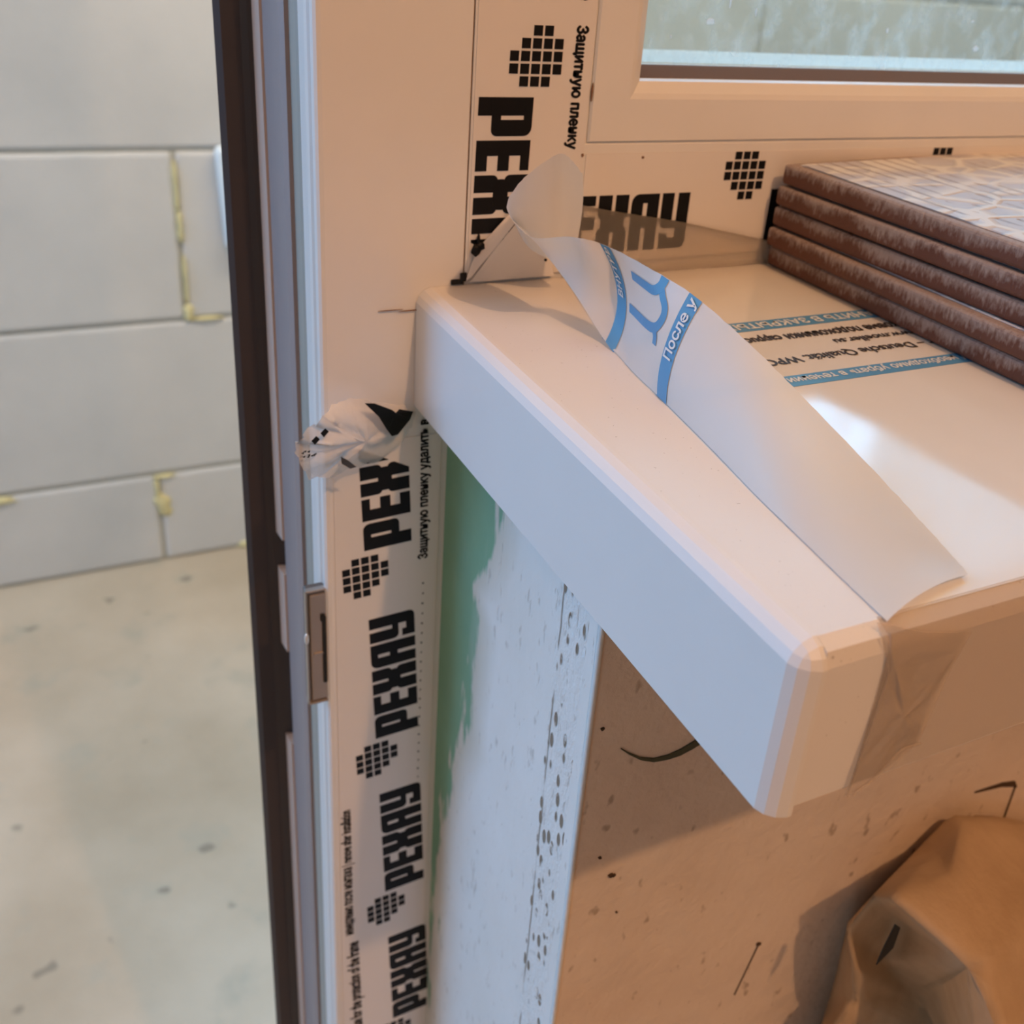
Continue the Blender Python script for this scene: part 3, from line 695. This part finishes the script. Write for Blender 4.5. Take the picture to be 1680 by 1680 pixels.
# ------------------------------------------------------------------ clear film fold hanging over the front corner
tape = empty('film_fold', (0.02, -0.1975, -0.02))
tag(tape, 'crumpled clear film fold hanging over the front edge below the curled flap', 'film scrap')
pts = [(0.0161, 0.0015), (0.0270, -0.0022), (0.0393, -0.0049), (0.0372, -0.0130), (0.0351, -0.0211), (0.0345, -0.0270), (0.0342, -0.0312), (0.0285, -0.0350), (0.0225, -0.0384), (0.0170, -0.0398), (0.0172, -0.0340), (0.0182, -0.0250), (0.0192, -0.0161), (0.0188, -0.0080)]
cx = sum(p[0] for p in pts) / len(pts); cz = sum(p[1] for p in pts) / len(pts)
vs = []; fs = []; RN = 5
for r in range(1, RN + 1):
    for i, (x, z) in enumerate(pts):
        t = r / RN; X = cx + (x - cx) * t; Z = cz + (z - cz) * t
        Y = -SD - 0.0010 - 0.0009 * (1 - t) - 0.0005 * math.sin(i * 2.1 + r) * (1 - abs(t - .6))
        if Z > -0.004: Y = max(Y, -SD - 0.0010) + (Z + 0.004) * 0.5
        vs.append((X - 0.02, Y + 0.1975, Z + 0.02))
vs.append((cx - 0.02, -SD - 0.002 + 0.1975, cz + 0.02)); k = len(pts)
for r in range(RN - 1):
    for i in range(k): fs.append([r * k + i, r * k + (i + 1) % k, (r + 1) * k + (i + 1) % k, (r + 1) * k + i])
for i in range(k): fs.append([i, (i + 1) % k, RN * k])
o = pyd('folded_sheet', vs, fs, M['tape'], tape); o.modifiers.new('s', 'SOLIDIFY').thickness = 0.00012
def tube(name, pts, r, mat, parent, n=6):
    vs = []; fs = []; P = [Vector(p) for p in pts]
    for i, p in enumerate(P):
        d = (P[min(i + 1, len(P) - 1)] - P[max(i - 1, 0)]).normalized(); a = d.orthogonal().normalized(); b = d.cross(a)
        for k in range(n):
            t = 2 * math.pi * k / n; vs.append(p + (a * math.cos(t) + b * math.sin(t)) * r)
    for i in range(len(P) - 1):
        for k in range(n): fs.append([i * n + k, i * n + (k + 1) % n, (i + 1) * n + (k + 1) % n, (i + 1) * n + k])
    fs += [list(range(n)), list(range((len(P) - 1) * n, len(P) * n))]
    return pyd(name, vs, fs, mat, parent, True)
L = lambda x, z, y=-SD - 0.0012: (x - 0.02, y + 0.1975, z + 0.02)
tube('crease', [L(0.0165, 0.0010), L(0.0189, -0.006), L(0.0192, -0.0161), L(0.0180, -0.027), L(0.0170, -0.0392)], 0.00022, M['tape'], tape)
tube('crease', [L(0.0342, -0.0312), L(0.0290, -0.031), L(0.0240, -0.0365), L(0.0185, -0.0395)], 0.0003, M['tape'], tape)

# ------------------------------------------------------------------ protective films with block lettering
def vfilm(name, label, cat='protective film'):
    o = empty(name, (0, 0, 0)); tag(o, label, cat); return o
# (a) door post below the sill, text reads upwards, tops to the left
fa = vfilm('frame_protective_film', 'white film with black block letters on the door post below the sill')
box('film_sheet', (-0.0290, -0.00035, -0.80), (0.0085, -0.00005, -0.052), M['film'], fa)
th = math.radians(2.9); PIV = Vector((-0.0015, 0, -0.093))
def fmap_a(u, v):   # u along reading direction (up), v towards the letter tops (left)
    p = Vector((-v, 0, u)); c, s = math.cos(th), math.sin(th)
    p = Vector((p.x * c - p.z * s, 0, p.x * s + p.z * c)); q = PIV + p; q.y = -0.00036; return q
polys = []
for i, n_ in enumerate(('PEXA', 'PEXAY', 'PEXAY', 'PEXAY', 'PEXAY', 'PEXAY', 'PEXAY')):
    ps = word_polys(n_, -0.087 * i, 0, 0.0172)
    if i == 0: ps = clip_all(ps, 1, -0.6, 0.0300)
    polys += ps
    polys += logo_polys(-0.087 * i - 0.0108, 0.0172, 0.00345)
polys_obj('lettering', polys, fmap_a, (0, -1, 0), M['black'], fa)
def up_text(txt, x, z0, length, par, y=-0.00045, tilt=0.0, hs=1.0, bold=0.5, mat=None):
    a = math.radians(tilt)
    return text_obj('small_print', txt, (x, y, z0), (-math.sin(a), 0, math.cos(a)), (-math.cos(a), 0, -math.sin(a)), length, mat or M['black'], par, bold, hs)
up_text('Защитную пленку удалить в', 0.0045, -0.1015, 0.0555, fa, tilt=1.0, hs=1.15)
up_text('немедленно после монтажа | remove after installation', -0.0240, -0.2870, 0.073, fa, tilt=0.6, hs=1.9)
up_text('снять плёнку | use for the protection of the frame', -0.0195, -0.3800, 0.0875, fa, tilt=1.6, hs=1.8)
dots = [[(0.0030 + 0.0004 * (i % 2) - 0.0002, -0.112 - i * 0.0045), (0.0036, -0.112 - i * 0.0045), (0.0036, -0.1127 - i * 0.0045), (0.0030, -0.1127 - i * 0.0045)] for i in range(22)]
polys_obj('small_print', dots, lambda u, v: Vector((u, -0.00036, v)), (0, -1, 0), M['grey_print'], fa, 0.00005)
# (b) vertical member of the window frame, text reads downwards
fb = vfilm('frame_protective_film', 'white film with large black block letters on the upright frame above the sill')
vs2 = [(0.0152, 1.20), (0.0152, 0.0020), (0.0535, 0.0020), (0.0535, 1.20)]
prism('film_sheet', vs2, 'y', -0.00005, -0.00035, M['film'], fb)
tb = math.radians(-1.0)
def fmap_b(u, v):   # u downwards, v to the right
    return Vector((0.0165 + v - 0.012 * u, -0.00036, 0.0578 - u))
polys = word_polys('PEXA', 0, 0, 0.0180, 1.02)
for k in range(1, 9): polys += word_polys('PEXAY', -0.089 * k, 0, 0.0180, 1.0)
polys += logo_polys(-0.0118, 0.0178, 0.0036)
for k in range(1, 9): polys += logo_polys(-0.089 * k - 0.0118, 0.0178, 0.0036)
# keep above the folded corner
polys = clip_all(polys, 1, -0.62, 0.0440)
polys_obj('lettering', polys, fmap_b, (0, -1, 0), M['black'], fb)
text_obj('small_print', 'Защитную пленку', (0.0475, -0.00045, 0.0785), (-0.005, 0, -1), (1, 0, -0.005), 0.0362, M['black'], fb, 0.6, 1.2)
text_obj('small_print', 'удалить после', (0.0475, -0.00045, 0.1203), (-0.005, 0, -1), (1, 0, -0.005), 0.0345, M['black'], fb, 0.6, 1.2)
# folded lower corner of that film
fold = empty('folded_film_corner', (0.03, 0, 0.01)); tag(fold, 'creased white triangle of film folded down in the corner above the sill', 'peeled film')
def tri3(pts, mat, nm, par):
    vs = [Vector(p) - par.location for p in pts]; n = len(vs)
    vs += [v + Vector((0, 0.0002, 0)) for v in vs]
    return pyd(nm, vs, [list(range(n)), list(range(n, 2 * n))] + [[i, (i + 1) % n, n + (i + 1) % n, n + i] for i in range(n)], mat, par)
tri3([(0.0146, -0.0008, 0.0012), (0.0175, -0.0011, 0.0105), (0.0200, -0.0014, 0.0140), (0.0300, -0.0018, 0.0248), (0.0330, -0.0020, 0.0262), (0.0335, -0.0016, 0.0235), (0.0250, -0.0016, 0.0130), (0.0165, -0.0012, 0.0030)], M['film'], 'folded_edge', fold)
tri3([(0.0162, -0.0010, 0.0010), (0.0230, -0.0016, 0.0105), (0.0330, -0.0022, 0.0225), (0.0420, -0.0018, 0.0170), (0.0460, -0.0012, 0.0012)], M['film'], 'folded_corner', fold)
polys_obj('print_remnant', [[(0.0390, 0.0120), (0.0405, 0.0110), (0.0415, 0.0086), (0.0400, 0.0092)], [(0.0415, 0.0078), (0.0424, 0.0074), (0.0421, 0.0066), (0.0412, 0.0070)]], lambda u, v: Vector((u, -0.0024, v)) - fold.location, (0, -1, 0), M['black'], fold)
# curled black scrap at the fold
bm = bmesh.new()
for (x, y, z, r, sx, sz) in ((0.0172, -0.0020, 0.0118, 0.0018, 1.0, 1.2), (0.0188, -0.0018, 0.0128, 0.0014, 1.3, 1.0), (0.0180, -0.0016, 0.0150, 0.0010, .6, 2.2)):
    t = bmesh.new(); bmesh.ops.create_icosphere(t, subdivisions=2, radius=r)
    for v in t.verts: v.co = Vector((x + v.co.x * sx * random.uniform(.7, 1.1), y + v.co.y * .6, z + v.co.z * sz * random.uniform(.7, 1.1))) - fold.location
    me = bpy.data.meshes.new('t'); t.to_mesh(me); t.free(); bm.from_mesh(me)
bm_obj('crumpled_print', bm, M['black'], fold)
# dark gap crumbs at the sill end
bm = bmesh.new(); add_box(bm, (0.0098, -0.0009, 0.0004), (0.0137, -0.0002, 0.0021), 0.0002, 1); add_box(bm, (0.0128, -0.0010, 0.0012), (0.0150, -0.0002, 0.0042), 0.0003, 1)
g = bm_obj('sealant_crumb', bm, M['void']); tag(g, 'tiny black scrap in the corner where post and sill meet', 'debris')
# (c) lower member of the window frame, text reads left to right
fc = vfilm('frame_protective_film', 'white film with black block letters on the horizontal frame behind the sill')
box('film_sheet', (0.0545, -0.00035, 0.0045), (1.20, -0.00005, 0.0405), M['film'], fc)
polys = []
for k in range(0, 8):
    polys += word_polys('PEXAY' if k else 'EXAY', 0.0385 + 0.0925 * k + (0 if k else 0.0125), 0.0078, 0.0192, 0.90)
    polys += logo_polys(0.1178 + 0.0925 * k, 0.0322, 0.0035)
polys = clip_all(clip_all(polys, -1, 0, -0.0546), 0, 1, 0.0404)
polys_obj('lettering', polys, lambda u, v: Vector((u, -0.00036, v)), (0, -1, 0), M['black'], fc)

# ------------------------------------------------------------------ torn curl of film on the post
tc = empty('torn_film_curl', (-0.02, -0.004, -0.045)); tag(tc, 'cloudy torn curl of film with black print on the door post beside the sill', 'peeled film')
OUT = [(-0.0453, -0.0436, -.0150), (-0.0440, -0.0400, -.0150), (-0.0400, -0.0375, -.0135), (-0.0355, -0.0350, -.0120), (-0.0320, -0.0325, -.0100), (-0.0270, -0.0318, -.0080), (-0.0215, -0.0325, -.0065), (-0.0150, -0.0350, -.0050), (-0.0060, -0.0395, -.0025), (-0.0010, -0.0425, -.0010), (-0.0020, -0.0470, -.0008), (-0.0070, -0.0530, -.0010), (-0.0140, -0.0585, -.0015), (-0.0200, -0.0590, -.0035), (-0.0270, -0.0575, -.0070), (-0.0330, -0.0560, -.0110), (-0.0390, -0.0545, -.0140), (-0.0430, -0.0500, -.0150)]
cx, cz, cy = -0.0215, -0.0455, -0.0085
_o = []
for i in range(len(OUT)):
    a = Vector(OUT[i]); b = Vector(OUT[(i + 1) % len(OUT)])
    for t in (0, .33, .66):
        q = a.lerp(b, t); rag = 0.0011 if q.x < -0.034 else 0.0004
        _o.append((q.x + random.uniform(-rag, rag), q.y + random.uniform(-rag, rag), q.z + random.uniform(-rag, rag)))
OUT = _o
vs = []; fs = []; RN = 7; k = len(OUT)
for r in range(1, RN + 1):
    for i, (x, z, y) in enumerate(OUT):
        t = r / RN; j = random.uniform(-.0006, .0006) if r == RN else random.uniform(-.0002, .0002)
        Y = cy + (y - cy) * t - 0.003 * (1 - t * t) + j + 0.0009 * math.sin(t * 7 + i * 0.5)
        vs.append((cx + (x - cx) * t + .02 + j, Y + .004, cz + (z - cz) * t + .045 + j * .5))
vs.append((cx + .02, cy - .003 + .004, cz + .045))
for r in range(RN - 1):
    for i in range(k): fs.append([r * k + i, r * k + (i + 1) % k, (r + 1) * k + (i + 1) % k, (r + 1) * k + i])
for i in range(k): fs.append([i, (i + 1) % k, RN * k])
pyd('torn_sheet', vs, fs, M['torn'], tc, True)
def loc(o, pts): return [Vector(p) - o.location for p in pts]
def slab(name, pts, mat, par, d=(0, 0.0003, 0)):
    vs = loc(par, pts); n = len(vs); vs += [v + Vector(d) for v in vs]
    return pyd(name, vs, [list(range(n)), list(range(n, 2 * n))] + [[i, (i + 1) % n, n + (i + 1) % n, n + i] for i in range(n)], mat, par)
slab('black_letter_scrap', [(-0.0222, -0.0125, -0.0315), (-0.0190, -0.0125, -0.0320), (-0.0125, -0.0100, -0.0362), (-0.0108, -0.0090, -0.0380), (-0.0090, -0.0070, -0.0378), (-0.0040, -0.0060, -0.0398), (-0.0050, -0.0060, -0.0425), (-0.0100, -0.0085, -0.0460), (-0.0125, -0.0100, -0.0455), (-0.0145, -0.0112, -0.0425), (-0.0175, -0.0120, -0.0370)], M['black'], tc)
for a, b in ((-0.0372, -0.0380), (-0.0400, -0.0402)):
    slab('printed_square', [(a, -0.0160, b), (a + .0016, -0.0158, b + .0014), (a + .0026, -0.0158, b + .0002), (a + .0010, -0.0160, b - .0014)], M['black'], tc)
for i in range(9):
    x = -0.0435 + 0.0005 * i + random.uniform(-.0006, .0006); z = -0.0435 - 0.0002 * i + random.uniform(-.0012, .0012)
    slab('print_remnant', [(x, -0.0168, z), (x + .0009, -0.0168, z + .0003), (x + .0007, -0.0168, z - .0003)], M['black'], tc)
slab('printed_smear', [(-0.0310, -0.0160, -0.0470), (-0.0285, -0.0155, -0.0490), (-0.0255, -0.0140, -0.0525), (-0.0275, -0.0140, -0.0528), (-0.0305, -0.0150, -0.0500)], M['grey_print'], tc)

# ------------------------------------------------------------------ stack of five tiles
TH = 0.0074
labs = ['top brown ceramic tile of the stack, pale patterned back facing up', 'second brown tile from the top of the stack', 'middle brown tile of the stack, widest pale dusty rim', 'fourth brown tile from the top of the stack', 'bottom brown tile, lying directly on the sill film']
dx = [-0.0030, -0.0052, -0.0045, -0.0050, -0.0040]      # bottom ... top shift
def make_tile():
    r = empty('ceramic_tile', (0, 0, 0))
    bm = bmesh.new(); add_box(bm, (0, -0.170, 0), (0.20, 0, TH - 0.0006), 0.0014, 3); bm_obj('tile_body', bm, M['tile'], r, False)
    bm = bmesh.new(); nx, ny = 48, 40
    # raised relief on the back
    g = [[None] * (ny + 1) for _ in range(nx + 1)]
    add_box(bm, (0.004, -0.166, TH - 0.0008), (0.196, -0.004, TH - 0.0001), 0.0004, 1)
    bm_obj('tile_back', bm, M['tile_back'], r)
    return r
proto = make_tile()
def copy_tree(o, parent=None):
    c = o.copy(); COL.objects.link(c); c.parent = parent
    for ch in list(o.children): copy_tree(ch, c)
    return c
for i in range(5):
    t = proto if i == 0 else copy_tree(proto)
    t.location = (0.1345 + dx[i], -0.0036 - 0.0004 * i, 0.0006 + TH * i + 0.00005 * i)
    t.rotation_euler.z = math.radians([3.4, 3.6, 5.6, 5.8, 5.8][i])
    tag(t, labs[4 - i], 'tile', 'brown tiles stacked on the sill')

# ------------------------------------------------------------------ paper sack
bag = empty('paper_bag', (0.15, -0.15, FZ)); tag(bag, 'crumpled brown kraft paper bag leaning against the wall below the sill', 'paper bag')
BV = {'A':(0.1746,-0.1240,-0.1816),'B':(0.2419,-0.1220,-0.2151),'C':(0.1628,-0.1260,-0.1897),'D':(0.1197,-0.1360,-0.1833),'E':(0.1149,-0.1460,-0.1714),
'F':(0.1289,-0.1720,-0.1822),'G':(0.1384,-0.1900,-0.2115),'H':(0.1160,-0.1320,-0.2033),'H2':(0.1210,-0.1360,-0.2225),'K':(0.1272,-0.1360,-0.2432),'K2':(0.1137,-0.1360,-0.2716),
'R1':(0.2291,-0.1550,-0.2174),'R2':(0.2021,-0.1900,-0.2518),'M1':(0.1545,-0.1240,-0.2478),'M2':(0.1533,-0.1260,-0.2236),'P':(0.1440,-0.1460,-0.1747),'Q':(0.1753,-0.1580,-0.1949),'S':(0.1923,-0.1220,-0.2981),
'S2':(0.2454,-0.1220,-0.3746),
'Ab':(0.180,-0.1150,-0.188),'Bb':(0.248,-0.1150,-0.222),'Cb':(0.165,-0.1160,-0.200),'Hb':(0.135,-0.1180,-0.225),'Kb':(0.140,-0.1160,-0.28),
'X1':(0.345,-0.1500,-0.26),'X2':(0.345,-0.1850,-0.33),'X1b':(0.345,-0.1150,-0.27),
'k0':(0.112,-0.150,-0.9125),'g0':(0.150,-0.235,-0.9125),'r0':(0.350,-0.235,-0.9125),'rb0':(0.350,-0.118,-0.9125),'kb0':(0.125,-0.118,-0.9125)}
BF = ['A P C','A Q P','A B Q','B R1 Q','P Q F','Q R1 F','R1 R2 F','R2 G F','C P E','C E D','P F E',
'D E M2','D M2 H','E F M2','M2 F M1','H M2 M1','H M1 H2','M1 F S','H2 M1 S','H2 S K','S F G','S G S2','K S S2','K S2 K2',
'B X1 R1','X1 X2 R2','X1 R2 R1','A Ab B','Ab Bb B','A C Cb','A Cb Ab','C D Cb','D H Cb','H Hb Cb','H H2 Hb','H2 K Hb','K K2 Kb','K Kb Hb','B Bb X1b','B X1b X1',
'Ab Cb Hb','Ab Hb Kb','Ab Kb kb0','Ab kb0 rb0','Ab rb0 Bb','Bb rb0 X1b','X1b rb0 r0','X1b r0 X2','X1b X2 X1',
'K2 k0 kb0','K2 kb0 Kb','K2 S2 k0','S2 G g0','S2 g0 k0','G R2 r0','G r0 g0','R2 X2 r0','k0 g0 r0','k0 r0 rb0','k0 rb0 kb0']
names = list(BV); bm = bmesh.new(); bvs = {k: bm.verts.new(Vector(v) - bag.location) for k, v in BV.items()}
for f in BF: bm.faces.new([bvs[k] for k in f.split()])
bmesh.ops.recalc_face_normals(bm, faces=bm.faces)
bmesh.ops.subdivide_edges(bm, edges=[e for e in bm.edges if e.calc_length() < 0.12], cuts=4, use_grid_fill=True, fractal=0.10, along_normal=0.8, seed=3)
bmesh.ops.smooth_vert(bm, verts=bm.verts, factor=0.2, use_axis_x=True, use_axis_y=True, use_axis_z=True)
for v in bm.verts: v.co.y = min(v.co.y, -0.1135 - bag.location.y)
bo = bm_obj('paper_sheet', bm, M['kraft'], bag, True)
# torn slit in the shaded side of the bag
slab('slit', [(0.1118, -0.1532, -0.1745), (0.1140, -0.1538, -0.1765), (0.1128, -0.1545, -0.1850), (0.1085, -0.1535, -0.1925), (0.1095, -0.1534, -0.1840)], M['void'], bag, (0, 0.0004, 0))

# ------------------------------------------------------------------ small things
bm = bmesh.new(); add_box(bm, (-0.026, -0.012, -0.075), (0.026, 0.012, 0.075), 0.011, 5)
for v in bm.verts:
    v.co.x += 0.18 * -v.co.z * 0.3
pc = bm_obj('plastic_cover', bm, M['pouch'], None, True); pc.location = (0.203, 1.275, -0.318); tag(pc, 'pale bluish plastic cover on the block wall, half hidden by the dark door edge', 'plastic cover')
bm = bmesh.new()
for i in range(7):
    t = bmesh.new(); bmesh.ops.create_icosphere(t, subdivisions=1, radius=0.0012)
    for v in t.verts: v.co = Vector((0.0010 + i * .0008 + v.co.x * random.uniform(.6, 1.3), -0.1745 - .0006 * i + v.co.y, -0.0408 + v.co.z * .6 - random.random() * .0006))
    me = bpy.data.meshes.new('t'); t.to_mesh(me); t.free(); bm.from_mesh(me)
sh = bm_obj('foam_shred', bm, M['shred']); tag(sh, 'tiny white shred clinging under the sill end cap', 'debris')
